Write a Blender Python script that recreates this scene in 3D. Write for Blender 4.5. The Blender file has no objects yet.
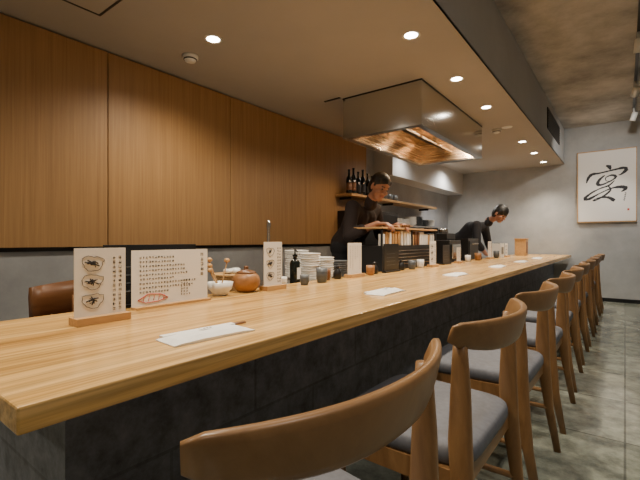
import bpy, bmesh, math, random
import numpy as np
from mathutils import Vector, Matrix
random.seed(7)
S=bpy.context.scene
COL=S.collection

# ------------------------------------------------------------------ materials
def newmat(name):
    m=bpy.data.materials.new(name); m.use_nodes=True
    nt=m.node_tree; b=nt.nodes['Principled BSDF']
    return m,nt,b
def plain(name,col,rough=.5,metal=0,emit=None,es=0,trans=0,noise=0,nscale=20):
    m,nt,b=newmat(name)
    b.inputs['Base Color'].default_value=(*col,1); b.inputs['Roughness'].default_value=rough
    b.inputs['Metallic'].default_value=metal
    if trans: b.inputs['Transmission Weight'].default_value=trans
    if emit: 
        b.inputs['Emission Color'].default_value=(*emit,1); b.inputs['Emission Strength'].default_value=es
    if noise:
        tc=nt.nodes.new('ShaderNodeTexCoord'); n=nt.nodes.new('ShaderNodeTexNoise'); n.inputs['Scale'].default_value=nscale
        n.inputs['Detail'].default_value=4
        r=nt.nodes.new('ShaderNodeValToRGB')
        r.color_ramp.elements[0].position=.3; r.color_ramp.elements[1].position=.7
        r.color_ramp.elements[0].color=(*[c*(1-noise) for c in col],1); r.color_ramp.elements[1].color=(*[min(1,c*(1+noise)) for c in col],1)
        nt.links.new(tc.outputs['Object'],n.inputs['Vector']); nt.links.new(n.outputs['Fac'],r.inputs['Fac']); nt.links.new(r.outputs['Color'],b.inputs['Base Color'])
    return m
def wood(name,c1,c2,scale,rough=.4,bump=.05,c3=None,fine=None):
    m,nt,b=newmat(name); L=nt.links
    tc=nt.nodes.new('ShaderNodeTexCoord'); mp=nt.nodes.new('ShaderNodeMapping'); mp.inputs['Scale'].default_value=scale
    n=nt.nodes.new('ShaderNodeTexNoise'); n.inputs['Scale'].default_value=1; n.inputs['Detail'].default_value=6; n.inputs['Roughness'].default_value=.65; n.inputs['Distortion'].default_value=.6
    r=nt.nodes.new('ShaderNodeValToRGB'); r.color_ramp.elements[0].position=.3; r.color_ramp.elements[1].position=.68
    r.color_ramp.elements[0].color=(*c1,1); r.color_ramp.elements[1].color=(*c2,1)
    if c3:
        e=r.color_ramp.elements.new(.5); e.color=(*c3,1)
    L.new(tc.outputs['Object'],mp.inputs['Vector']); L.new(mp.outputs['Vector'],n.inputs['Vector']); L.new(n.outputs['Fac'],r.inputs['Fac'])
    col=r.outputs['Color']
    if fine:
        mp2=nt.nodes.new('ShaderNodeMapping'); mp2.inputs['Scale'].default_value=fine
        n2=nt.nodes.new('ShaderNodeTexNoise'); n2.inputs['Scale'].default_value=1; n2.inputs['Detail'].default_value=3
        mr=nt.nodes.new('ShaderNodeMapRange'); mr.inputs['From Min'].default_value=.35; mr.inputs['From Max'].default_value=.6; mr.inputs['To Min'].default_value=.66; mr.inputs['To Max'].default_value=1.08
        L.new(tc.outputs['Object'],mp2.inputs['Vector']); L.new(mp2.outputs['Vector'],n2.inputs['Vector']); L.new(n2.outputs['Fac'],mr.inputs['Value'])
        mx=nt.nodes.new('ShaderNodeMix'); mx.data_type='RGBA'; mx.blend_type='MULTIPLY'; mx.inputs[0].default_value=1
        L.new(col,mx.inputs[6]); L.new(mr.outputs[0],mx.inputs[7]); col=mx.outputs[2]
    L.new(col,b.inputs['Base Color']); b.inputs['Roughness'].default_value=rough
    bp=nt.nodes.new('ShaderNodeBump'); bp.inputs['Strength'].default_value=bump; bp.inputs['Distance'].default_value=.01
    L.new(n.outputs['Fac'],bp.inputs['Height']); L.new(bp.outputs['Normal'],b.inputs['Normal'])
    return m
def concrete(name,c1,c2,scale=1.5,rough=.75,bump=.1,lo=.3,hi=.7):
    m,nt,b=newmat(name); L=nt.links
    tc=nt.nodes.new('ShaderNodeTexCoord')
    n=nt.nodes.new('ShaderNodeTexNoise'); n.inputs['Scale'].default_value=scale; n.inputs['Detail'].default_value=9; n.inputs['Roughness'].default_value=.66
    r=nt.nodes.new('ShaderNodeValToRGB'); r.color_ramp.elements[0].position=lo; r.color_ramp.elements[1].position=hi
    r.color_ramp.elements[0].color=(*c1,1); r.color_ramp.elements[1].color=(*c2,1)
    L.new(tc.outputs['Object'],n.inputs['Vector']); L.new(n.outputs['Fac'],r.inputs['Fac']); L.new(r.outputs['Color'],b.inputs['Base Color'])
    b.inputs['Roughness'].default_value=rough
    n2=nt.nodes.new('ShaderNodeTexNoise'); n2.inputs['Scale'].default_value=scale*12; n2.inputs['Detail'].default_value=4
    bp=nt.nodes.new('ShaderNodeBump'); bp.inputs['Strength'].default_value=bump; bp.inputs['Distance'].default_value=.01
    L.new(tc.outputs['Object'],n2.inputs['Vector']); L.new(n2.outputs['Fac'],bp.inputs['Height']); L.new(bp.outputs['Normal'],b.inputs['Normal'])
    return m
def tiles(name,c1,c2,mortar,bw,bh,msize,axes='XY',rough=.4,offset=0.5,bump=.2,nz=3,shift=(0,0),lo=.5,hi=1.4):
    m,nt,b=newmat(name); L=nt.links
    tc=nt.nodes.new('ShaderNodeTexCoord'); sep=nt.nodes.new('ShaderNodeSeparateXYZ'); cmb=nt.nodes.new('ShaderNodeCombineXYZ')
    L.new(tc.outputs['Object'],sep.inputs[0])
    for k in (0,1):
        ad=nt.nodes.new('ShaderNodeMath'); ad.operation='ADD'; ad.inputs[1].default_value=shift[k]
        L.new(sep.outputs[axes[k]],ad.inputs[0]); L.new(ad.outputs[0],cmb.inputs['XY'[k]])
    br=nt.nodes.new('ShaderNodeTexBrick'); br.offset=offset
    br.inputs['Scale'].default_value=1; br.inputs['Brick Width'].default_value=bw; br.inputs['Row Height'].default_value=bh
    br.inputs['Mortar Size'].default_value=msize; br.inputs['Mortar Smooth'].default_value=.1
    br.inputs['Color1'].default_value=(*c1,1); br.inputs['Color2'].default_value=(*c2,1); br.inputs['Mortar'].default_value=(*mortar,1)
    L.new(cmb.outputs[0],br.inputs['Vector'])
    n=nt.nodes.new('ShaderNodeTexNoise'); n.inputs['Scale'].default_value=nz; n.inputs['Detail'].default_value=10; n.inputs['Roughness'].default_value=.72
    L.new(tc.outputs['Object'],n.inputs['Vector'])
    r=nt.nodes.new('ShaderNodeMapRange'); r.inputs['From Min'].default_value=.3; r.inputs['From Max'].default_value=.7; r.inputs['To Min'].default_value=lo; r.inputs['To Max'].default_value=hi
    L.new(n.outputs['Fac'],r.inputs['Value'])
    mx=nt.nodes.new('ShaderNodeMix'); mx.data_type='RGBA'; mx.blend_type='MULTIPLY'; mx.inputs[0].default_value=1
    L.new(br.outputs['Color'],mx.inputs[6]); L.new(r.outputs['Result'],mx.inputs[7]); L.new(mx.outputs[2],b.inputs['Base Color'])
    b.inputs['Roughness'].default_value=rough
    inv=nt.nodes.new('ShaderNodeMath'); inv.operation='SUBTRACT'; inv.inputs[0].default_value=1; L.new(br.outputs['Fac'],inv.inputs[1])
    bp=nt.nodes.new('ShaderNodeBump'); bp.inputs['Strength'].default_value=bump; bp.inputs['Distance'].default_value=.01
    L.new(inv.outputs[0],bp.inputs['Height']); L.new(bp.outputs['Normal'],b.inputs['Normal'])
    return m

M_counter=wood('counter_oak',(.46,.24,.065),(.77,.49,.185),(13,.8,13),rough=.25,bump=.03,c3=(.65,.385,.12),fine=(90,2.5,90))
M_panel=wood('panel_wood',(.30,.165,.063),(.42,.24,.097),(60,60,1.2),rough=.5,bump=.04)
M_chair=wood('chair_oak',(.20,.10,.038),(.34,.185,.075),(18,5,5),rough=.34,bump=.03)
M_woodl=wood('light_wood',(.45,.25,.10),(.60,.37,.16),(30,3,30),rough=.5)
M_woodd=wood('brown_wood',(.13,.05,.016),(.22,.09,.03),(20,3,20),rough=.4)
M_wall=concrete('wall_plaster',(.31,.315,.315),(.46,.465,.46),1.6)
M_lwall=concrete('lower_wall_plaster',(.27,.28,.30),(.40,.415,.44),2.2)
M_ceil=concrete('ceiling_paint',(.37,.345,.315),(.42,.39,.355),1.0,bump=.03)
M_conc=concrete('raw_concrete',(.24,.235,.22),(.60,.59,.56),1.7,bump=.6,lo=.32,hi=.68)
M_soff=concrete('soffit_plaster',(.48,.485,.49),(.56,.565,.57),1.2,bump=.05)
M_floor=tiles('floor_stone',(.20,.215,.17),(.27,.28,.23),(.11,.115,.095),.62,.62,.005,'XY',rough=.12,offset=0,nz=8,lo=.4,hi=1.5,bump=.12)
M_block=tiles('counter_block',(.155,.168,.20),(.185,.20,.235),(.12,.13,.155),.62,.215,.005,'YZ',rough=.6,nz=14,bump=.12,lo=.45,hi=1.5)
M_seat=plain('seat_fabric',(.13,.135,.155),.7,noise=.12,nscale=60)
M_black=plain('black_plastic',(.012,.012,.013),.35)
M_dark=plain('dark_metal',(.03,.03,.032),.4,.6)
M_paper=plain('white_paper',(.84,.82,.78),.7)
M_ink=plain('ink',(.03,.03,.035),.7)
M_red=plain('red_ink',(.6,.06,.04),.7)
M_white=plain('white_ceramic',(.80,.79,.76),.2)
M_whitep=plain('white_paint',(.75,.75,.73),.4)
M_grey=plain('grey_ceramic',(.09,.10,.11),.35)
M_copper=plain('clay_pot',(.33,.15,.05),.4,noise=.2,nscale=30)
M_straw=plain('woven_straw',(.45,.27,.10),.7,noise=.3,nscale=120)
M_bglass=plain('bottle_glass',(.01,.012,.01),.08)
M_gold=plain('gold_label',(.6,.42,.14),.5)
M_lamp=plain('lamp_glow',(1,1,1),.5,emit=(1,.90,.75),es=30)
def steel(name,col,r0,r1,sc=(1.5,1.5,70)):
    m,nt,b=newmat(name)
    b.inputs['Metallic'].default_value=1; b.inputs['Base Color'].default_value=(*col,1)
    tc=nt.nodes.new('ShaderNodeTexCoord'); mp=nt.nodes.new('ShaderNodeMapping'); mp.inputs['Scale'].default_value=sc
    n=nt.nodes.new('ShaderNodeTexNoise'); n.inputs['Scale'].default_value=1; rr=nt.nodes.new('ShaderNodeMapRange'); rr.inputs['To Min'].default_value=r0; rr.inputs['To Max'].default_value=r1
    nt.links.new(tc.outputs['Object'],mp.inputs[0]); nt.links.new(mp.outputs[0],n.inputs['Vector']); nt.links.new(n.outputs['Fac'],rr.inputs['Value']); nt.links.new(rr.outputs[0],b.inputs['Roughness'])
    return m
M_steel=steel('brushed_steel',(.60,.59,.57),.12,.24)
M_steelw=steel('warm_glow_steel',(.74,.60,.44),.18,.34)  # warm lamp glow and reflections inside the hood, put into the steel's colour
M_skin=plain('skin',(.36,.17,.105),.5)
M_lip=plain('lip',(.28,.10,.08),.5)
M_hair=plain('hair',(.010,.009,.008),.5)
M_cloth=plain('chef_cloth',(.014,.014,.018),.85)
M_cloth2=plain('chef_cloth_brown',(.022,.014,.014),.85)
M_apron=plain('chef_apron',(.025,.026,.031),.8)
M_eye=plain('eye',(.02,.015,.012),.2)

# ------------------------------------------------------------------ mesh builder
class MB:
    def __init__(s): s.bm=bmesh.new(); s.mats=[]
    def mi(s,m):
        if m not in s.mats: s.mats.append(m)
        return s.mats.index(m)
    def faces(s,vs,fs,mat,smooth=False):
        k=s.mi(mat); bv=[s.bm.verts.new(v) for v in vs]
        for f in fs:
            try:
                fc=s.bm.faces.new([bv[i] for i in f]); fc.material_index=k; fc.smooth=smooth
            except ValueError: pass
        return bv
    def box(s,a,b,mat,mx=None):
        x0,y0,z0=a;x1,y1,z1=b
        vs=[(x0,y0,z0),(x1,y0,z0),(x1,y1,z0),(x0,y1,z0),(x0,y0,z1),(x1,y0,z1),(x1,y1,z1),(x0,y1,z1)]
        if mx: vs=[mx@Vector(v) for v in vs]
        s.faces(vs,[(0,3,2,1),(4,5,6,7),(0,1,5,4),(1,2,6,5),(2,3,7,6),(3,0,4,7)],mat)
    def loft(s,rings,mat,smooth=True,caps=True,close=False):
        n=len(rings[0]); vs=[v for r in rings for v in r]; fs=[]
        R=len(rings)
        for i in range(R-1 if not close else R):
            a=i*n;b=((i+1)%R)*n
            for j in range(n):
                fs.append((a+j,a+(j+1)%n,b+(j+1)%n,b+j))
        if caps and not close:
            fs.append(tuple(range(n))[::-1]); fs.append(tuple((R-1)*n+j for j in range(n)))
        s.faces(vs,fs,mat,smooth)
    def lathe(s,c,prof,mat,seg=24,smooth=True,axis=None,caps=True):
        c=Vector(c); q=Vector((0,0,1)).rotation_difference(Vector(axis).normalized()) if axis else None
        rings=[]
        for r,h in prof:
            ring=[]
            for k in range(seg):
                a=2*math.pi*k/seg; v=Vector((r*math.cos(a),r*math.sin(a),h))
                if q: v=q@v
                ring.append(c+v)
            rings.append(ring)
        s.loft(rings,mat,smooth,caps)
    def tube(s,pts,r,mat,seg=8):
        pts=[Vector(p) for p in pts]; rings=[]
        for i,p in enumerate(pts):
            d=(pts[min(i+1,len(pts)-1)]-pts[max(i-1,0)]).normalized()
            up=Vector((0,0,1)) if abs(d.z)<.9 else Vector((1,0,0))
            u=d.cross(up).normalized(); v=u.cross(d)
            rad=r[i] if isinstance(r,(list,tuple)) else r
            rings.append([p+u*rad*math.cos(2*math.pi*k/seg)+v*rad*math.sin(2*math.pi*k/seg) for k in range(seg)])
        s.loft(rings,mat)
    def done(s,name,bevel=0,parent=None,subsurf=0,seg=2):
        bmesh.ops.recalc_face_normals(s.bm,faces=s.bm.faces)
        me=bpy.data.meshes.new(name); s.bm.to_mesh(me); s.bm.free()
        for m in s.mats: me.materials.append(m)
        o=bpy.data.objects.new(name,me); COL.objects.link(o)
        if bevel:
            bv=o.modifiers.new('b','BEVEL'); bv.width=bevel; bv.segments=seg; bv.limit_method='ANGLE'; bv.angle_limit=math.radians(40)
        if parent: o.parent=parent
        return o
def copyobj(o,name,loc,rotz=0):
    c=bpy.data.objects.new(name,o.data); COL.objects.link(c); c.location=loc; c.rotation_euler[2]=rotz
    return c

# ------------------------------------------------------------------ room
XL,XR,YB,YF=-2.85,.95,-1.9,8.0
ZL,ZH=2.3,2.9
XS=-.83
def boxobj(name,a,b,mat,bevel=0):
    m=MB(); m.box(a,b,mat); return m.done(name,bevel)
boxobj('floor',(XL-.1,YB-.1,-.1),(XR+.1,YF+.1,0),M_floor)
boxobj('ceiling',(XS-.05,YB-.1,ZH),(XR+.1,YF+.1,ZH+.1),M_conc)
m=MB(); m.box((XL-.1,YB-.1,ZL),(XS,YF+.1,ZL+.02),M_ceil); m.box((XS-.02,YB-.1,ZL+.001),(XS,YF,ZH+.05),M_soff)
m.done('ceiling_lowered')
boxobj('wall_left',(XL-.12,YB-.1,0),(XL,YF+.1,ZL),M_lwall)
boxobj('wall_right',(XR,YB-.1,0),(XR+.1,YF+.1,ZH),M_wall)
boxobj('wall_far',(XL-.1,YF,0),(XR+.1,YF+.12,ZH),M_wall)
boxobj('wall_near',(XL-.1,YB-.12,0),(XR+.1,YB,ZH),M_wall)
m=MB(); ys=[YB,-.84,.23,1.3,2.37,3.44,4.75]
for a,b_ in zip(ys[:-1],ys[1:]):
    m.box((XL,a+.003,.955),(XL+.03,b_-.003,ZL-.012),M_panel)
m.box((XL,YB,.93),(XL+.012,4.75,.955),M_dark)
m.done('wall_panelling',.0015)
boxobj('trim_bulkhead',(XL,5.0,1.9),(-2.55,YF,ZL),M_soff)
m=MB()
for a,b_ in [((-2.42,1.06),(-1.6,1.072)),((-2.42,.1),(-2.408,1.072)),((-1.612,.1),(-1.6,1.072)),((-2.42,.1),(-1.6,.112))]:
    m.box((a[0],a[1],ZL-.004),(b_[0],b_[1],ZL-.0005),M_dark)
m.box((-2.405,.115,ZL-.003),(-1.615,1.057,ZL-.0005),M_ceil)
m.done('trim_ceiling_hatch')
m=MB(); m.box((XS,6.1,2.5),(XS+.012,7.3,2.78),M_dark)
for i in range(7): m.box((XS+.012,6.13,2.52+i*.036),(XS+.02,7.27,2.53+i*.036),M_black)
m.done('air_vent')
boxobj('baseboard_far',(XS+.0,YF-.012,0),(XR,YF,.06),M_dark)

# ------------------------------------------------------------------ counter
m=MB(); m.box((-1.53,.2,.706),(-.72,7.96,.75),M_counter)
m.done('counter_top',.004)
m=MB(); m.box((-1.45,.36,0),(-.98,7.97,.705),M_block); m.done('counter_base')
m=MB(); m.box((-1.95,1.25,.68),(-1.54,7.9,.73),M_steel)
m.box((-1.92,1.28,.0),(-1.56,7.88,.68),M_dark)
m.done('kitchen_bench',.003)

# ------------------------------------------------------------------ chairs
HW=.284
def make_chair():
    m=MB()
    BOW=.085
    def railx(y): return -BOW*(abs(y)/HW)**2.1
    rings=[]; N=29
    for i in range(N):
        t=-1+2*i/(N-1); y=HW*t
        x=railx(y); dx=-BOW*2.1*(abs(y)/HW)**1.1/HW*(1 if y>0 else -1)
        tx=Vector((dx,1,0)).normalized(); nx=Vector((tx.y,-tx.x,0))
        e=abs(t); h=.045*(1-.38*e**3); th=.0125*(1-.2*e**4)
        if e>.99: h*=.78; th*=.6
        zc=.80-h-(.006 if e>.99 else 0); lean=.010
        sec=[]
        for k in range(14):
            a=2*math.pi*k/14; ca,sa=math.cos(a),math.sin(a)
            u=math.copysign(abs(ca)**.5,ca)*th; v=math.copysign(abs(sa)**.55,sa)*h
            sec.append(Vector((x,y,zc+v))+nx*(u+lean*v/h))
        rings.append(sec)
    m.loft(rings,M_chair)
    for sgn in (-1,1):
        prof=[(0,.0,.030,.024),(.2,-.035,.040,.027),(.40,-.058,.058,.031),(.50,-.063,.060,.032),(.62,-.062,.050,.030),(.70,-.063,.040,.026),(.755,-.063,.032,.022)]
        rings=[]
        for z,x,wx,wy in prof:
            y=sgn*.24; hw=wx/2; hy=wy/2
            sec=[]
            for k in range(12):
                a=2*math.pi*k/12; ca,sa=math.cos(a),math.sin(a)
                sec.append(Vector((x-.014+math.copysign(abs(ca)**.6,ca)*hw, y+math.copysign(abs(sa)**.6,sa)*hy, z)))
            rings.append(sec)
        m.loft(rings,M_chair)
        rings=[]
        for z,w in [(0,.026),(.25,.034),(.42,.040)]:
            rings.append([Vector((-.455+math.copysign(abs(math.cos(a))**.6,math.cos(a))*w/2, sgn*.225+math.copysign(abs(math.sin(a))**.6,math.sin(a))*w/2,z)) for a in [2*math.pi*k/12 for k in range(12)]])
        m.loft(rings,M_chair)
        m.box((-.455,sgn*.228-.012,.362),(-.08,sgn*.228+.012,.418),M_chair)
        m.tube([(-.45,sgn*.228,.2),(-.05,sgn*.238,.2)],.011,M_chair)
    m.box((-.467,-.22,.362),(-.443,.22,.418),M_chair)
    m.box((-.10,-.23,.362),(-.072,.23,.418),M_chair)
    m.tube([(-.25,-.232,.2),(-.25,.232,.2)],.011,M_chair)
    rings=[]
    def sq(z,k,x0,x1,w):
        out=[]
        cx=(x0+x1)/2; hx=(x1-x0)/2*k
        for i in range(40):
            a=2*math.pi*i/40; ca,sa=math.cos(a),math.sin(a)
            px=math.copysign(abs(ca)**.32,ca); py=math.copysign(abs(sa)**.32,sa)
            out.append(Vector((cx+hx*px,py*w*k*(1.0-.05*px),z)))
        return out
    for z,k in [(.418,.93),(.42,.975),(.432,1.0),(.448,1.0),(.460,.985),(.468,.95),(.473,.8),(.475,.5),(.4755,.15)]:
        rings.append(sq(z,k,-.49,-.055,.24))
    m.loft(rings,M_seat)
    return m
ch=make_chair().done('dining_chair')
ch.location=(-.262,.520,0); ch.rotation_euler[2]=-.075
for i in range(1,10):
    c=copyobj(ch,'dining_chair',([-.24,-.243,-.246][i%3]+random.uniform(-.006,.006),.535+.705*i,0),random.uniform(-.02,.02))

# ------------------------------------------------------------------ paper packets with chopsticks
def packet(y,x,rot):
    m=MB()
    L,W=.235,.095
    rings=[]
    for i in range(13):
        t=-1+2*i/12; h=.016*(1-t**4)+.0025+ .0015*math.sin(i*2.1)
        yy=t*L/2; w=W/2*(1-.04*math.sin(i*1.7)*.3)
        rings.append([Vector((-w,yy,0)),Vector((w,yy,0)),Vector((w,yy,.002+h*.25)),Vector((w*.6,yy,h*.8)),Vector((w*.15,yy,h)),Vector((w*.1,yy,h*.78)),Vector((-w*.5,yy,h*.85)),Vector((-w,yy,.002+h*.2))])
    m.loft(rings,M_paper,smooth=False)
    m.box((-.066,-.10,.0),(-.046,.118,.007),M_paper)
    m.box((-.014,-.02,.0185),(.008,.02,.0193),M_paper)
    for k in range(3): m.box((-.006,-.012+k*.009,.0193),(.001,-.007+k*.009,.0197),M_ink)
    for dx in (-.060,-.052):
        m.tube([(dx,.10,.0036),(dx+.001,.160,.0036)],[.003,.0022],M_woodd,6)
    o=m.done('chopstick_packet'); o.location=(x,y,.7505); o.rotation_euler[2]=rot
    return o
for y,x,r in [(.655,-.868,-.09),(1.70,-.90,.02),(2.85,-.95,-.03),(3.95,-.93,.03),(5.0,-.93,0),(6.05,-.93,.02)]:
    packet(y,x,r)

# ------------------------------------------------------------------ menus
def glyph(m,x,y,z,s,mat):
    for k in range(random.randint(3,5)):
        if random.random()<.5:
            zz=z+random.uniform(-.4,.4)*s; m.box((x,y-.42*s,zz),(x+.0006,y+.42*s,zz+.12*s),mat)
        else:
            yy=y+random.uniform(-.4,.4)*s; m.box((x,yy,z-.42*s),(x+.0006,yy+.12*s,z+.42*s),mat)
def doodle(m,x,y,z,s,mat):
    pts=[]
    for k in range(22):
        a=2*math.pi*k/22; r=1+.12*math.sin(3*a)+random.uniform(-.12,.12)
        pts.append((x+.0008,y+s*r*math.cos(a),z+s*.75*r*math.sin(a)))
    pts.append(pts[0]); m.tube(pts,.0009,mat,4)
    for j in range(9):
        a=random.uniform(0,3.1); q=random.uniform(.3,.8)
        m.tube([(x+.0008,y-s*q*math.cos(a),z-s*.6*q*math.sin(a)),(x+.0008,y+s*.2*random.uniform(-1,1),z+s*.2*random.uniform(-1,1)),(x+.0008,y+s*q*math.cos(a+.4),z+s*.6*q*math.sin(a+.4))],random.uniform(.0008,.0022),mat,4)
def menu_stand(x,y,w=.15,h=.225,style=0,rot=0,z=.7505):
    m=MB()
    m.box((-.028,-w/2-.004,0),(.028,w/2+.004,.022),M_woodl)
    m.box((-.0025,-w/2,.015),(.0005,w/2,h),M_paper)
    X=.0006
    if style!=2:
        for j in range(3):
            doodle(m,X,-w*.16,h*.3+j*h*.25,w*.2,M_ink)
        for cidx in range(2):
            for j in range(12): glyph(m,X,w*.26+cidx*w*.12,h*.16+j*h*.064,h*.045,M_ink)
    else:
        for cidx in range(5):
            for j in range(random.randint(6,12)): glyph(m,X,w*.38-cidx*w*.18,h*.9-j*h*.06,h*.04,M_ink)
    o=m.done('menu_stand',.0008,seg=1); o.location=(x,y,z); o.rotation_euler[2]=rot
menu_stand(-1.27,.565)
menu_stand(-1.41,1.46,.13,.24)
menu_stand(-1.45,2.29,.17,.23,2)
menu_stand(-1.43,3.62,.15,.24,0)
menu_stand(-1.43,4.35,.12,.17,2)
menu_stand(-1.43,5.6,.16,.23,2)
menu_stand(-1.40,6.4,.15,.2,0)
m=MB()
m.box((-.012,-.16,0),(.03,.16,.008),M_woodl)
m.box((-.002,-.163,.008),(.0,.163,.212),M_paper)
for j in range(9):
    n_=random.randint(10,20)
    for k in range(n_): glyph(m,.0003,-.13+k*.012,.185-j*.016,.008,M_ink)
for j in range(5): glyph(m,.0003,.135,.19-j*.02,.014,M_ink)
for j in range(6):
    for k in range(random.randint(3,6)): glyph(m,.0003,.04+k*.012,.09-j*.011,.007,M_ink)
m.tube([(.0008,-.14,.03),(.0008,-.10,.050),(.0008,-.05,.046),(.0008,-.02,.03)],.0014,M_red,4)
m.tube([(.0008,-.14,.03),(.0008,-.11,.018),(.0008,-.06,.02),(.0008,-.02,.03)],.0012,M_red,4)
for k in range(5): m.tube([(.0008,-.12+k*.02,.024),(.0008,-.115+k*.02,.044)],.001,M_red,4)
o=m.done('menu_sheet'); o.location=(-1.40,.89,.7505)

def dark_frame(x,y,w,h):
    m=MB()
    m.box((-.02,-w/2,0),(.02,w/2,.012),M_black); m.box((-.005,-w/2,.01),(.003,w/2,h),M_black)
    for k in range(4):
        m.box((.003,-w*.35,h*.25+k*h*.13),(.0036,w*.25,h*.25+k*h*.13+.003),M_grey)
    o=m.done('black_menu_board',.001,seg=1); o.location=(x,y,.7505)
dark_frame(-1.45,2.82,.24,.22); dark_frame(-1.46,4.05,.2,.2); dark_frame(-1.465,.85,.38,.232)

# ------------------------------------------------------------------ counter things
m=MB()
m.lathe((0,0,0),[(.03,0),(.045,.005),(.064,.03),(.068,.052),(.062,.074),(.048,.088),(.044,.09)],M_copper)
m.lathe((0,0,.09),[(.047,0),(.046,.005),(.03,.012),(.010,.017),(.010,.023),(.013,.03),(.006,.034)],M_woodd)
o=m.done('clay_jar'); o.location=(-1.46,1.325,.7505)
m=MB()
m.lathe((0,0,0),[(.03,0),(.032,.008),(.052,.03),(.058,.06),(.055,.06),(.046,.032),(.025,.014),(.001,.012)],M_white)
for dx,dy,h in [(-.01,-.052,.13),(.0,-.056,.11),(.01,.03,.15),(-.02,-.045,.155)]:
    m.tube([(0,0,.02),(dx,dy,h)],.0032,M_woodl,6)
    m.lathe((dx,dy,h-.004),[(.002,0),(.012,.004),(.014,.012),(.007,.02)],M_woodl,10)
o=m.done('utensil_bowl'); o.location=(-1.455,1.165,.7505)
m=MB()
for k in range(8):
    r=.075+.006*k; m.lathe((0,0,k*.011),[(r-.006,0),(r,.003),(r,.009),(r-.006,.011)],M_straw,28)
for k in range(7): m.lathe((random.uniform(-.05,.05),random.uniform(-.05,.05),.088),[(.004,0),(.02,.006),(.022,.018),(.012,.026)],M_white,12)
o=m.done('straw_basket'); o.location=(-1.70,1.45,.731)
m=MB()
m.lathe((0,0,0),[(.03,0),(.032,.004),(.032,.13),(.024,.145),(.013,.15),(.013,.165),(.016,.166),(.016,.178),(.005,.18),(.004,.2)],M_bglass)
m.tube([(0,0,.2),(.0,0,.206),(.015,-.01,.206),(.04,-.022,.198)],[.006,.007,.006,.004],M_black)
m.box((.0315,-.018,.03),(.033,.018,.1),M_paper)
o=m.done('pump_bottle'); o.location=(-1.62,1.87,.731)
m=MB(); m.lathe((0,0,0),[(.03,0),(.03,.01),(.012,.03),(.009,.1),(.009,.33),(.013,.35),(.013,.375),(.006,.39)],M_steel)
o=m.done('paper_towel_pole'); o.location=(-1.7,1.72,.731)
def bowl_stack(x,y,z,n,r,mat,name='bowl_stack',step=.015):
    m=MB()
    for i in range(n):
        h=i*step
        m.lathe((random.uniform(-.002,.002),random.uniform(-.002,.002),h),[(r*.42,0),(r*.45,.004),(r*.8,.016),(r,.030),(r,.034),(r*.97,.034),(r*.75,.019),(r*.3,.008),(.001,.007)],mat,28)
    o=m.done(name); o.location=(x,y,z)
bowl_stack(-1.62,2.02,.731,11,.068,M_white)
bowl_stack(-1.62,2.17,.731,9,.068,M_white)
bowl_stack(-1.62,2.34,.731,7,.074,M_grey)
bowl_stack(-1.62,2.52,.731,6,.068,M_white)
bowl_stack(-1.80,2.10,.731,12,.085,M_white)
def cup(x,y,z,mat,r=.033,h=.075,name='tea_cup'):
    m=MB(); m.lathe((0,0,0),[(r*.75,0),(r*.8,.003),(r*.97,h*.4),(r,h),(r*.92,h),(r*.88,h*.4),(r*.6,.008),(.001,.007)],mat,24)
    for k in range(3): m.lathe((0,0,h*.25+k*h*.22),[(r*.97,0),(r*1.02,.002),(r*.985,.004)],mat,24,caps=False)
    o=m.done(name); o.location=(x,y,z)
cup(-1.42,1.72,.7505,M_grey,.026,.055); cup(-1.42,1.88,.7505,M_grey,.034,.085); cup(-1.485,2.01,.7505,M_woodd,.03,.07)
cup(-1.48,1.60,.7505,M_white,.028,.05)
cup(-1.44,2.48,.7505,M_copper,.03,.07); cup(-1.45,3.2,.7505,M_grey); cup(-1.46,3.4,.7505,M_white); cup(-1.44,4.7,.7505,M_white); cup(-1.44,5.1,.7505,M_copper,.04,.09)
cup(-1.42,5.9,.7505,M_grey,.04,.1)
for yy in (2.6,3.05,4.85,5.3,2.12):
    m=MB(); m.lathe((0,0,0),[(.022,0),(.028,.01),(.028,.04),(.015,.062),(.010,.07),(.014,.074),(.012,.084),(.004,.088)],M_black)
    m.tube([(0,-.012,.062),(0,-.03,.072)],[.005,.003],M_black)
    o=m.done('soy_cruet'); o.location=(-1.475,yy,.7505)
m=MB(); m.box((-.08,-.09,0),(.08,.09,.26),M_woodl); m.box((.08,-.06,.04),(.083,.06,.22),M_woodd); m.box((-.09,-.1,.26),(.09,.1,.275),M_woodl)
o=m.done('wooden_box',.002); o.location=(-1.32,7.05,.7505)
m=MB(); m.box((-.06,-.1,0),(.06,.1,.2),M_whitep); m.box((.06,-.06,.05),(.062,.06,.15),M_grey); m.box((-.04,-.08,.2),(.04,.08,.21),M_grey)
o=m.done('ticket_printer',.006); o.location=(-1.45,6.12,.7505); 

# grill rack
m=MB()
y0,y1=2.95,4.15
m.box((-1.9,y0,.731),(-1.60,y1,.95),M_black)
m.box((-1.6,y0+.05,.76),(-1.592,y1-.05,.93),M_dark)
for k in range(5): m.box((-1.592,y0+.08,.78+k*.03),(-1.588,y1-.08,.788+k*.03),M_steel)
for sx in (-1.89,-1.61):
    for sy in (y0+.01,y1-.01,(y0+y1)/2): m.box((sx-.008,sy-.008,.95),(sx+.008,sy+.008,1.10),M_dark)
m.box((-1.905,y0-.01,1.095),(-1.595,y1+.01,1.11),M_woodl)
k=y0+.04
while k<y1-.05:
    w=.035 if random.random()<.6 else .05
    m.box((-1.66,k,.951),(-1.615,k+w,1.05+random.uniform(0,.035)),random.choice([M_woodl,M_paper,M_paper,M_woodl,M_woodd]))
    k+=w+.018
o=m.done('grill_rack',.002,seg=1)
m=MB(); m.box((-1.93,4.55,.731),(-1.6,4.95,1.0),M_black); m.box((-1.6,4.6,.78),(-1.58,4.9,.95),M_steel); m.box((-1.9,4.6,1.0),(-1.65,4.9,1.08),M_dark)
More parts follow.
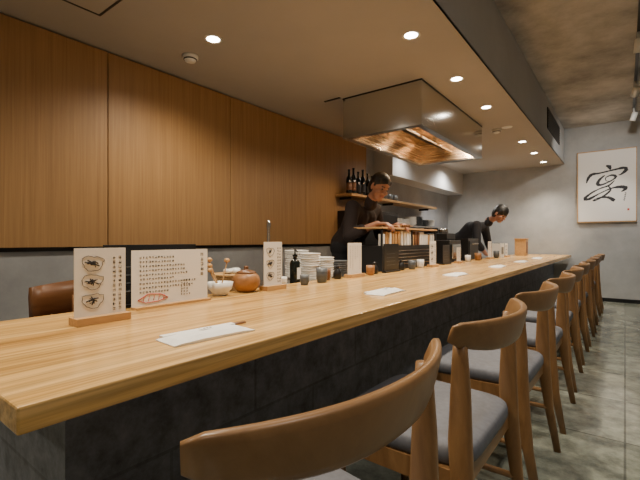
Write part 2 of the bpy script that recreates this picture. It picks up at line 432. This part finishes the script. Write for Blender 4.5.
m.lathe((-1.75,4.75,1.08),[(.06,0),(.06,.05),(.03,.06)],M_steel)
m.done('rice_cooker',.01)
m=MB(); m.box((-1.93,5.3,.731),(-1.62,5.75,1.02),M_black); m.box((-1.62,5.33,.76),(-1.612,5.72,.99),M_dark)
m.tube([(-1.605,5.4,.95),(-1.59,5.4,.95),(-1.59,5.65,.95),(-1.605,5.65,.95)],.006,M_steel)
m.done('countertop_oven',.008)

# ------------------------------------------------------------------ hood
def hood():
    m=MB(); x0,x1,y0,y1,z0,z1=-2.06,-1.3,3.05,4.75,1.93,ZL-.001
    t=.018
    m.box((x0,y0,z0),(x1,y0+t,z1),M_steel); m.box((x0,y1-t,z0),(x1,y1,z1),M_steel)
    m.box((x0,y0+t,z0),(x0+t,y1-t,z1),M_steel); m.box((x1-t,y0+t,z0),(x1,y1-t,z1),M_steel)
    m.box((x0+t,y1-t-.004,z0+.013),(x1-t,y1-t-.0005,2.2),M_steelw); m.box((x0+t+.0005,y0+t+.001,z0+.013),(x0+t+.004,y1-t-.005,2.2),M_steelw)
    m.box((x0+t,y0+t,2.2),(x1-t,y1-t,2.22),M_steelw)
    for a,b_ in [((x0-.004,y0-.004),(x1+.004,y0)),((x0-.004,y1),(x1+.004,y1+.004)),((x0-.004,y0),(x0,y1)),((x1,y0),(x1+.004,y1))]:
        m.box((a[0],a[1],z0-.002),(b_[0],b_[1],z0+.03),M_steel)
        m.box((a[0],a[1],z1-.012),(b_[0],b_[1],z1),M_dark)
    for a,b_ in [((x0+t,y0+t),(x1-t,y0+t+.05)),((x0+t,y1-t-.05),(x1-t,y1-t)),((x0+t,y0+t+.05),(x0+t+.04,y1-t-.05)),((x1-t-.04,y0+t+.05),(x1-t,y1-t-.05))]:
        m.box((a[0],a[1],z0),(b_[0],b_[1],z0+.012),M_steel)
    for k in range(3):
        ya=y0+.28+k*.46
        T=Matrix.Translation((x0+.30,ya+.2,2.11))@Matrix.Rotation(math.radians(28),4,'Y')
        m.box((-.17,-.2,-.008),(.17,.2,.008),M_steelw,T)
        for s in range(8):
            m.box((-.15+s*.04,-.18,-.014),(-.13+s*.04,.18,-.009),M_dark,T)
    m.box((x0+.12,y0+.14,2.0),(x0+.30,y0+.27,2.2),M_dark)
    for yy in (3.75,4.4):
        m.lathe((-1.5,yy,2.13),[(.05,0),(.055,.01),(.055,.07)],M_steel,caps=True)
        m.lathe((-1.5,yy,2.126),[(.001,0),(.042,0),(.042,.003)],M_lamp)
    m.done('range_hood',.002,seg=1)
    m=MB(); m.box((-2.24,3.0,ZL-.008),(x0-.006,3.02,ZL-.0005),M_dark)
    m.done('trim_hood_rail')
hood()

# ------------------------------------------------------------------ kitchen back
m=MB(); m.box((XL+.031,4.0,1.53),(XL+.27,4.75,1.56),M_woodl); m.box((XL+.001,4.75,1.53),(XL+.27,6.7,1.56),M_woodl)
for yy in (4.1,5.2,6.5): m.box((XL+.031,yy,1.50),(XL+.2,yy+.012,1.53),M_dark)
m.done('wall_shelf',.002)
def bottle(x,y,z,h,label):
    m=MB(); r=.036
    m.lathe((0,0,0),[(r*.9,0),(r,.006),(r,h*.58),(r*.85,h*.66),(r*.4,h*.76),(r*.36,h*.95),(r*.45,h*.955),(r*.45,h)],M_bglass)
    m.lathe((0,0,h*.15),[(r*1.01,0),(r*1.015,.001),(r*1.015,h*.3),(r*1.01,h*.301)],label,24,caps=False)
    o=m.done('sake_bottle'); o.location=(x,y,z)
for k,(yy,h) in enumerate([(4.1,.30),(4.2,.33),(4.31,.30),(4.42,.34),(4.54,.31),(4.66,.29)]):
    bottle(-2.68,yy,1.561,h,random.choice([M_black,M_gold,M_ink,M_woodd]))
for yy in (4.85,5.0,5.15,5.32): 
    cup(-2.68,yy,1.561,M_grey,.045,.09,'storage_jar')
m=MB(); m.box((XL+.032,4.05,0),(-2.45,4.95,1.36),M_black)
m.box((-2.45,4.08,.05),(-2.44,4.49,1.33),M_dark); m.box((-2.45,4.51,.05),(-2.44,4.92,1.33),M_dark)
m.tube([(-2.425,4.46,.7),(-2.425,4.46,1.1)],.008,M_steel); m.tube([(-2.425,4.54,.7),(-2.425,4.54,1.1)],.008,M_steel)
m.done('refrigerator',.004)
m=MB(); m.box((XL+.001,5.0,0),(-2.4,7.6,.86),M_dark); m.box((XL+.001,4.98,.86),(-2.38,7.62,.89),M_steel)
for k in range(4): m.box((-2.4,5.03+k*.64,.05),(-2.39,5.62+k*.64,.83),M_steel)
m.done('kitchen_cabinet',.003)
m=MB(); m.box((XL+.001,5.0,1.2),(XL+.3,6.9,1.22),M_steel)
for yy in (5.1,6.8): m.box((XL+.001,yy,1.1),(XL+.25,yy+.012,1.2),M_dark)
m.done('dish_shelf',.002)
for k in range(7): bowl_stack(-2.69,5.12+k*.25,1.221,random.randint(4,9),random.choice([.075,.09,.1]),random.choice([M_white,M_white,M_grey]),'dish_stack')

# ------------------------------------------------------------------ wooden armchair, kitchen side
m=MB()
cx,cy=-1.95,.74
rings=[]
for i in range(21):
    a=math.radians(-20+220*i/20)
    px=cx-.0+.24*math.cos(a); py=cy+.24*math.sin(a)
    zt=.83-.05*abs(i-10)/10
    d=Vector((math.cos(a),math.sin(a),0))
    c=Vector((px,py,0))
    rings.append([c-d*.014+Vector((0,0,zt-.17)),c+d*.010+Vector((0,0,zt-.17)),c+d*.018+Vector((0,0,zt-.05)),c+d*.014+Vector((0,0,zt)),c-d*.012+Vector((0,0,zt+.004)),c-d*.018+Vector((0,0,zt-.06))])
m.loft(rings,M_woodd)
m.lathe((cx,cy,.40),[(.2,0),(.23,.01),(.235,.04),(.21,.06),(.1,.068),(.001,.07)],M_woodd,32)
for a in (20,160,250,310):
    a=math.radians(a); e=.21 if a<3.5 else .19
    m.tube([(cx+.24*math.cos(a),cy+.24*math.sin(a),.001),(cx+e*math.cos(a)*1.0,cy+e*math.sin(a),.41)],[.013,.018],M_woodd)
for a in (0,40,90,140,180):
    a=math.radians(a); m.tube([(cx+.2*math.cos(a),cy+.2*math.sin(a),.43),(cx+.24*math.cos(a),cy+.24*math.sin(a),.68)],.011,M_woodd)
m.done('round_back_armchair')

# ------------------------------------------------------------------ painting
m=MB(); px0,px1,pz0,pz1=-.64,.15,1.29,2.46
Y=YF
m.box((px0,Y-.03,pz0),(px1,Y-.001,pz1),M_whitep)
m.box((px0+.02,Y-.033,pz0+.02),(px1-.02,Y-.030,pz1-.02),M_paper)
for a,b_ in [((px0,pz0),(px1,pz0+.012)),((px0,pz1-.012),(px1,pz1)),((px0,pz0),(px0+.012,pz1)),((px1-.012,pz0),(px1,pz1))]:
    m.box((a[0],Y-.045,a[1]),(b_[0],Y-.030,b_[1]),M_woodl)
SC=[0]
def stroke(pts,ws,mat=M_ink):
    P=[Vector((p[0],p[1])) for p in pts]; out=[];W=[]
    for i in range(len(P)-1):
        p0=P[max(i-1,0)];p1=P[i];p2=P[i+1];p3=P[min(i+2,len(P)-1)]
        for k in range(8):
            t=k/8; out.append(.5*((2*p1)+(p2-p0)*t+(2*p0-5*p1+4*p2-p3)*t*t+(3*p1-p0-3*p2+p3)*t**3)); W.append(1.15*(ws[i]*(1-t)+ws[i+1]*t)*random.uniform(.82,1.18))
    out.append(P[-1]);W.append(ws[-1])
    cx_,cz_=-.235,1.93; s=.60
    SC[0]+=1; yy=Y-.0335-.0003*SC[0]
    vs=[];fs=[]
    for i,p in enumerate(out):
        d=(out[min(i+1,len(out)-1)]-out[max(i-1,0)]).normalized(); n=Vector((-d.y,d.x))
        for sg in (1,-1):
            q=p+n*W[i]*sg; q=Vector((q.x+q.y*.18,q.y)); vs.append((cx_+q.x*s,yy,cz_+q.y*s))
        if i: a=2*(i-1); fs.append((a,a+1,a+3,a+2))
    m.faces(vs,fs,mat)
stroke([(-.10,.46),(-.02,.42),(.02,.34)],[.012,.04,.012])
stroke([(-.46,.02),(-.44,.16),(-.37,.25),(-.2,.27),(.1,.33),(.30,.36),(.36,.30),(.28,.20),(.22,.18)],[.01,.03,.035,.016,.018,.03,.04,.02,.004])
stroke([(-.08,.20),(-.17,.10),(-.20,-.02),(-.10,-.05),(.10,.05),(.17,.14),(.08,.19),(-.04,.14),(-.02,.05),(.1,.02)],[.012,.03,.035,.018,.014,.028,.02,.010,.008,.004])
stroke([(.16,.04),(.06,-.08),(-.12,-.15),(-.30,-.26),(-.42,-.40),(-.32,-.42),(-.1,-.28),(.14,-.16),(.34,-.14),(.44,-.19),(.36,-.27)],[.01,.02,.014,.02,.035,.03,.014,.016,.035,.04,.006])
stroke([(.05,-.10),(.12,-.20),(.02,-.34),(-.16,-.46),(-.22,-.46),(-.1,-.40),(.1,-.40),(.26,-.50)],[.008,.02,.022,.016,.01,.012,.026,.035])
for k in range(5): stroke([(.44,-.30-k*.045),(.47,-.31-k*.045),(.46,-.335-k*.045)],[.004,.007,.003])
m.box((.03,Y-.036,1.47),(.055,Y-.033,1.50),M_red)
m.done('framed_calligraphy')

# ------------------------------------------------------------------ ceiling fittings & lights
def lightdata(kind,name,loc,energy,col,aim=(0,0,-1),size=.04,spot=110,blend=.6):
    l=bpy.data.lights.new(name,kind); l.energy=energy; l.color=col
    l.shadow_soft_size=size
    if kind=='SPOT': l.spot_size=math.radians(spot); l.spot_blend=blend
    o=bpy.data.objects.new(name,l); COL.objects.link(o); o.location=loc
    o.rotation_euler=Vector(aim).to_track_quat('-Z','Y').to_euler()
    return o
WARM=(1,.86,.67); NEU=(1,.94,.85)
def downlight(x,y,z,energy,spot=120,col=WARM,on=True,aim=(0,0,-1)):
    m=MB()
    m.lathe((0,0,0),[(.040,0),(.056,-.004),(.058,-.001),(.058,0)],M_whitep,28,caps=False)
    m.lathe((0,0,-.0015),[(.001,0),(.041,0)],M_lamp if on else M_whitep,28,caps=False)
    o=m.done('recessed_downlight'); o.location=(x,y,z-.0005)
    if on: lightdata('SPOT','downlight_beam',(x,y,z-.03),energy,col,aim,.04,spot,.9)
for k in range(-1,7):
    downlight(-1.08,2.37+.865*k-.0,ZL,90,98,on=(k!=3))
downlight(-1.08,.45,ZL,102,98)
downlight(-2.12,1.64,ZL,74,150)
downlight(-2.12,-.2,ZL,42,150)  # unseen downlight, added to light the panelled wall more evenly
downlight(-1.6,-1.2,ZL,38,140)  # another unseen one, added behind the camera as fill
for x,y in [(-2.44,1.69),(-1.2,5.0)]:
    m=MB(); m.lathe((0,0,0),[(.055,0),(.055,-.018),(.045,-.022),(.035,-.04),(.018,-.046),(.001,-.046)],M_whitep,24)
    m.lathe((0,0,-.024),[(.046,0),(.047,-.004),(.042,-.008)],M_dark,24,caps=False)
    o=m.done('smoke_detector'); o.location=(x,y,ZL-.0005)
m=MB(); m.box((.085,2.0,ZH-.03),(.115,7.6,ZH-.0005),M_black); m.done('lighting_track')
for y,aim in [(3.2,(-.1,.1,-1)),(4.6,(-.1,.3,-1)),(6.0,(-.25,.9,-.55)),(7.2,(-.3,.1,-1))]:
    m=MB(); m.lathe((0,0,0),[(.012,0),(.012,-.09)],M_whitep,12)
    d=Vector(aim).normalized()
    m.lathe(Vector((0,0,-.12))-d*.06,[(.03,0),(.036,.01),(.036,.12),(.03,.12),(.028,.1),(.001,.1)],M_whitep,24,axis=d)
    o=m.done('track_spotlight'); o.location=(.1,y,ZH-.03)
    lightdata('SPOT','corridor_fill',Vector((.1,y,ZH-.15))+d*.08,70,NEU,d,.04,95,.8)
for y in (-.9,.8,2.0):
    lightdata('SPOT','corridor_fill',(.5,y,ZH-.1),50,NEU,(.05,.1,-1),.08,110,.9)  # added fill spots beside the track, no fixtures, to brighten the corridor
for yy in (3.75,4.4): lightdata('POINT','hood_lamp',(-1.5,yy,2.08),20,(1,.74,.48),size=.04)
lightdata('SPOT','kitchen_fill',(-2.3,6.9,ZL-.08),60,NEU,(0,0,-1),.1,160,.8)  # this and the next: wide fill spots added to brighten the kitchen, no fitting
lightdata('SPOT','kitchen_fill',(-2.35,5.2,ZL-.08),20,NEU,(0,0,-1),.1,160,.8)

# ------------------------------------------------------------------ people
def sph(n=10,mm=14):
    out=[(0,0,1),(0,0,-1)]
    for i in range(1,n):
        t=math.pi*i/n
        for k in range(mm): out.append((math.sin(t)*math.cos(2*math.pi*k/mm),math.sin(t)*math.sin(2*math.pi*k/mm),math.cos(t)))
    return [Vector(v) for v in out]
SP=sph()
class Figure:
    def __init__(s): s.bm=bmesh.new(); s.pr=[]
    def hull(s,pts):
        vs=[s.bm.verts.new(p) for p in pts]
        r=bmesh.ops.convex_hull(s.bm,input=vs)
        dead=[e for e in r['geom_interior'] if isinstance(e,bmesh.types.BMVert)]
        if dead: bmesh.ops.delete(s.bm,geom=dead,context='VERTS')
    def cap(s,a,b,ra,rb,lab):
        a,b=Vector(a),Vector(b)
        s.hull([a+v*ra for v in SP]+[b+v*rb for v in SP]); s.pr.append(('c',np.array(a),np.array(b),ra,rb,lab))
    def ell(s,c,rad,rot,lab):
        c=Vector(c); s.hull([c+rot@Vector((v.x*rad[0],v.y*rad[1],v.z*rad[2])) for v in SP])
        s.pr.append(('e',np.array(c),np.array(rad),np.array(rot),0,lab))
    def finish(s,name,mats,vox=.006,parent=None):
        me=bpy.data.meshes.new(name+'_src'); s.bm.to_mesh(me); s.bm.free()
        o=bpy.data.objects.new(name+'_src',me); COL.objects.link(o)
        r=o.modifiers.new('r','REMESH'); r.mode='VOXEL'; r.voxel_size=vox
        sm=o.modifiers.new('s','SMOOTH'); sm.factor=.5; sm.iterations=4
        dg=bpy.context.evaluated_depsgraph_get(); dg.update()
        nm=bpy.data.meshes.new_from_object(o.evaluated_get(dg)); 
        bpy.data.objects.remove(o)
        n=len(nm.polygons); cen=np.empty(n*3); nm.polygons.foreach_get('center',cen); cen=cen.reshape(-1,3)
        best=np.full(n,1e9); lab=np.zeros(n,int); labs=list(mats.keys())
        for p in s.pr:
            if p[0]=='c':
                a,b,ra,rb=p[1:5]; ab=b-a; L=max(ab@ab,1e-9); t=np.clip(((cen-a)@ab)/L,0,1)
                d=np.linalg.norm(cen-(a+t[:,None]*ab),axis=1)-(ra+(rb-ra)*t)
            else:
                q=(cen-p[1])@p[3]; k=np.linalg.norm(q/p[2],axis=1); d=(k-1)*min(p[2])
            u=d<best; best[u]=d[u]; lab[u]=labs.index(p[5])
        nm.materials.clear()
        for l in labs: nm.materials.append(mats[l])
        nm.polygons.foreach_set('material_index',lab.astype(np.int32)); nm.polygons.foreach_set('use_smooth',np.ones(n,bool))
        ob=bpy.data.objects.new(name,nm); COL.objects.link(ob); ob.parent=parent
        return ob
def basis(f,u):
    f=Vector(f).normalized(); u=Vector(u); r=f.cross(u).normalized(); u=r.cross(f).normalized()
    return f,r,u
def hand(F,w,fd,n,side,lab='skin',curl=.6):
    w=Vector(w); fd=Vector(fd).normalized(); n=Vector(n); n=(n-fd*n.dot(fd)).normalized(); sd=Vector(side); sd=(sd-fd*sd.dot(fd)-n*sd.dot(n)).normalized()
    kn=[]
    for j,(o,l) in enumerate([(.030,.084),(.010,.088),(-.010,.084),(-.029,.076)]):
        k=w+fd*l+sd*o; kn.append(k); F.cap(w+sd*o*.6,k,.015,.0125,lab)
    for j,k in enumerate(kn):
        L=[.040,.045,.042,.033][j]; c=curl*(.8+.12*j); p=k; d=fd; ang=0
        for seg,(ll,r0,r1) in enumerate([(L,.0105,.0095),(L*.62,.0095,.0088),(L*.5,.0088,.0075)]):
            ang+=c; d=(fd*math.cos(ang)+n*math.sin(ang)); q=p+d*ll; F.cap(p,q,r0,r1,lab); p=q
    t0=w+fd*.025+sd*.022; t1=t0+(fd*.6+sd*.7+n*.35).normalized()*.042; t2=t1+(fd*.85+sd*.2+n*.5).normalized()*.034; t3=t2+(fd*.9+n*.5-sd*.1).normalized()*.024
    F.cap(t0,t1,.016,.0125,lab);F.cap(t1,t2,.012,.0105,lab);F.cap(t2,t3,.0105,.0085,lab)
def head(F,c,f,u,hair_long=False):
    f,r,u=basis(f,u); R=Matrix((r,f,u)).transposed(); c=Vector(c)
    P=lambda a,b,cz: c+r*a+f*b+u*cz
    F.ell(P(0,-.005,.03),(.074,.094,.088),R,'skin')
    F.ell(P(0,.018,-.035),(.060,.068,.075),R,'skin')
    F.cap(P(-.02,.055,-.088),P(.02,.055,-.088),.022,.022,'skin')
    F.cap(P(0,.085,.012),P(0,.106,-.022),.008,.013,'skin'); F.cap(P(-.013,.092,-.027),P(.013,.092,-.027),.008,.008,'skin')
    F.cap(P(-.032,.080,.022),P(.032,.080,.022),.010,.010,'skin')
    F.cap(P(-.020,.083,-.054),P(.020,.083,-.054),.0065,.0065,'lip')
    F.cap(P(-.016,.084,-.062),P(.016,.084,-.062),.007,.007,'lip')
    for s in (-1,1):
        F.ell(P(s*.077,-.005,-.005),(.010,.020,.033),R,'skin')
        F.cap(P(s*.038,.066,-.02),P(s*.042,.05,-.03),.02,.02,'skin')
        F.cap(P(s*.020,.090,.027),P(s*.042,.078,.029),.005,.004,'hair')
        F.cap(P(s*.072,.012,.05),P(s*.076,.012,.012),.013,.007,'hair')
    g=1.10 if hair_long else 1.0
    F.ell(P(0,-.016,.054),(.084*g,.099*g,.085*g),R,'hair'); F.ell(P(0,-.052,.0),(.079*g,.064*g,.088*g),R,'hair')
    for k in range(9):
        a=-.060+k*.015; F.cap(P(a,.040,.100-abs(a)*.45),P(a*1.03,.078-abs(a)*.5,.070-abs(a)*.25-(.005 if k%2 else 0)),.016*g,.009*g,'hair')
    if hair_long:
        for s in (-1,1):
            F.cap(P(s*.076,.02,.05),P(s*.080,.022,-.01),.015,.010,'hair'); F.cap(P(s*.076,-.04,.03),P(s*.070,-.045,-.06),.024,.014,'hair')
        F.cap(P(0,-.07,0),P(0,-.075,-.07),.045,.03,'hair')
    return [P(s*.031,.080,.008) for s in (-1,1)]
def person(name,pel,chest,neck,hc,hf,hu,sh,el,wr,hd,lateral,mats,long=False,curl=.6,hn=(0,0,-1)):
    root=bpy.data.objects.new(name,None); COL.objects.link(root)
    F=Figure(); lat=Vector(lateral).normalized(); pel=Vector(pel);chest=Vector(chest);neck=Vector(neck);hc=Vector(hc)
    fwd=Vector((-lat.y,lat.x,0))
    if fwd.x<0: fwd=-fwd
    F.cap(pel-lat*.075,pel+lat*.075,.115,.115,'pants')
    mid=pel.lerp(chest,.5)
    for s in (-1,1):
        F.cap(pel+lat*s*.06+Vector((0,0,.04)),mid+lat*s*.055,.115,.108,'cloth')
        F.cap(mid+lat*s*.055,chest+lat*s*.075,.108,.115,'cloth')
        F.cap(chest+lat*s*.05,Vector(sh[0 if s<0 else 1]),.10,.066,'cloth')
    F.cap(neck-Vector((0,0,.03)),neck.lerp(hc,.1),.062,.055,'cloth')
    F.cap(neck,hc-Vector(hf).normalized()*.02+Vector((0,0,-.03)),.052,.052,'skin')
    for i in (0,1):
        a,b,c=Vector(sh[i]),Vector(el[i]),Vector(wr[i])
        F.cap(a,b,.068,.056,'cloth'); cm=b.lerp(c,.45); F.cap(b,cm,.056,.052,'cloth'); F.cap(b.lerp(c,.3),c,.038,.026,'skin')
        s=-1 if i==0 else 1
        hand(F,c,hd[i],hn,-lat*s,curl=curl)
        hip=pel+lat*s*.085-Vector((0,0,.04)); kn=Vector((pel.x+.03,hip.y+s*.02,.49)); an=Vector((pel.x-.02,hip.y+s*.03,.09))
        F.cap(hip,kn,.092,.062,'pants'); F.cap(kn,an,.060,.042,'pants'); F.cap(kn.lerp(an,.35)-fwd*.012,an,.056,.042,'pants')
        F.cap((an.x-.03,an.y,.038),(an.x+.15,an.y+s*.02,.032),.038,.032,'shoe')
    F.cap(pel+fwd*.10-lat*.08+Vector((0,0,.03)),pel+fwd*.10+lat*.08+Vector((0,0,.03)),.03,.03,'apron')
    F.cap(pel+fwd*.08-lat*.08-Vector((0,0,.35)),pel+fwd*.08+lat*.08-Vector((0,0,.35)),.025,.025,'apron')
    for k in (-1,-.33,.33,1): F.cap(pel+fwd*.10+lat*.08*k,pel+fwd*.09+lat*.09*k-Vector((0,0,.36)),.03,.02,'apron')
    eyes=head(F,hc,hf,hu,long)
    b=F.finish('body',mats,.006,root)
    for e in eyes:
        m=MB(); m.lathe((0,0,0),[(.001,-.009),(.006,-.007),(.009,0),(.006,.007),(.001,.009)],M_eye,12); o=m.done('eye',parent=root); o.location=e
    return root
mats1=dict(cloth=M_cloth2,skin=M_skin,hair=M_hair,lip=M_lip,pants=M_cloth,shoe=M_black,apron=M_apron)
mats2=dict(cloth=M_cloth,skin=M_skin,hair=M_hair,lip=M_lip,pants=M_cloth,shoe=M_black,apron=M_apron)
person('chef',(-2.16,3.25,.93),(-1.98,3.23,1.21),(-1.86,3.21,1.36),(-1.76,3.19,1.472),(1,-.40,-.55),(.5,0,1),
    [(-1.93,3.01,1.29),(-1.94,3.43,1.29)],[(-1.93,2.95,1.04),(-1.93,3.51,1.05)],[(-1.70,3.05,1.14),(-1.70,3.43,1.14)],
    [(.9,.25,.0),(.9,-.25,.0)],(0,1,0),mats1)
person('chef',(-2.12,6.35,.93),(-1.87,6.33,1.17),(-1.62,6.28,1.29),(-1.45,6.24,1.375),(1,-.45,-.75),(.75,-.1,.9),
    [(-1.74,6.09,1.22),(-1.74,6.50,1.22)],[(-1.72,6.03,.96),(-1.70,6.55,.96)],[(-1.62,6.15,.79),(-1.60,6.42,.79)],
    [(.8,.3,-.2),(.8,-.3,-.2)],(0,1,0),mats2,long=True)
m=MB(); m.tube([(-1.62,3.09,1.125),(-1.52,3.37,1.125)],.003,M_woodl,6)
for k in range(4): m.lathe((-1.56+k*.008,3.25+k*.025,1.125),[(.004,-.011),(.012,-.008),(.013,.008),(.004,.011)],M_woodd,10,axis=(.33,.95,0))
m.done('grill_skewer')

# ------------------------------------------------------------------ world + camera
w=bpy.data.worlds.new('world'); S.world=w; w.use_nodes=True
w.node_tree.nodes['Background'].inputs[0].default_value=(.5,.55,.6,1); w.node_tree.nodes['Background'].inputs[1].default_value=.2
cam=bpy.data.cameras.new('camera'); co=bpy.data.objects.new('camera',cam); COL.objects.link(co)
cam.lens=22.5; cam.sensor_width=36; cam.clip_start=.02
co.location=(0,0,1.0); co.rotation_euler=(math.radians(90),0,math.atan(305/400))
S.camera=co
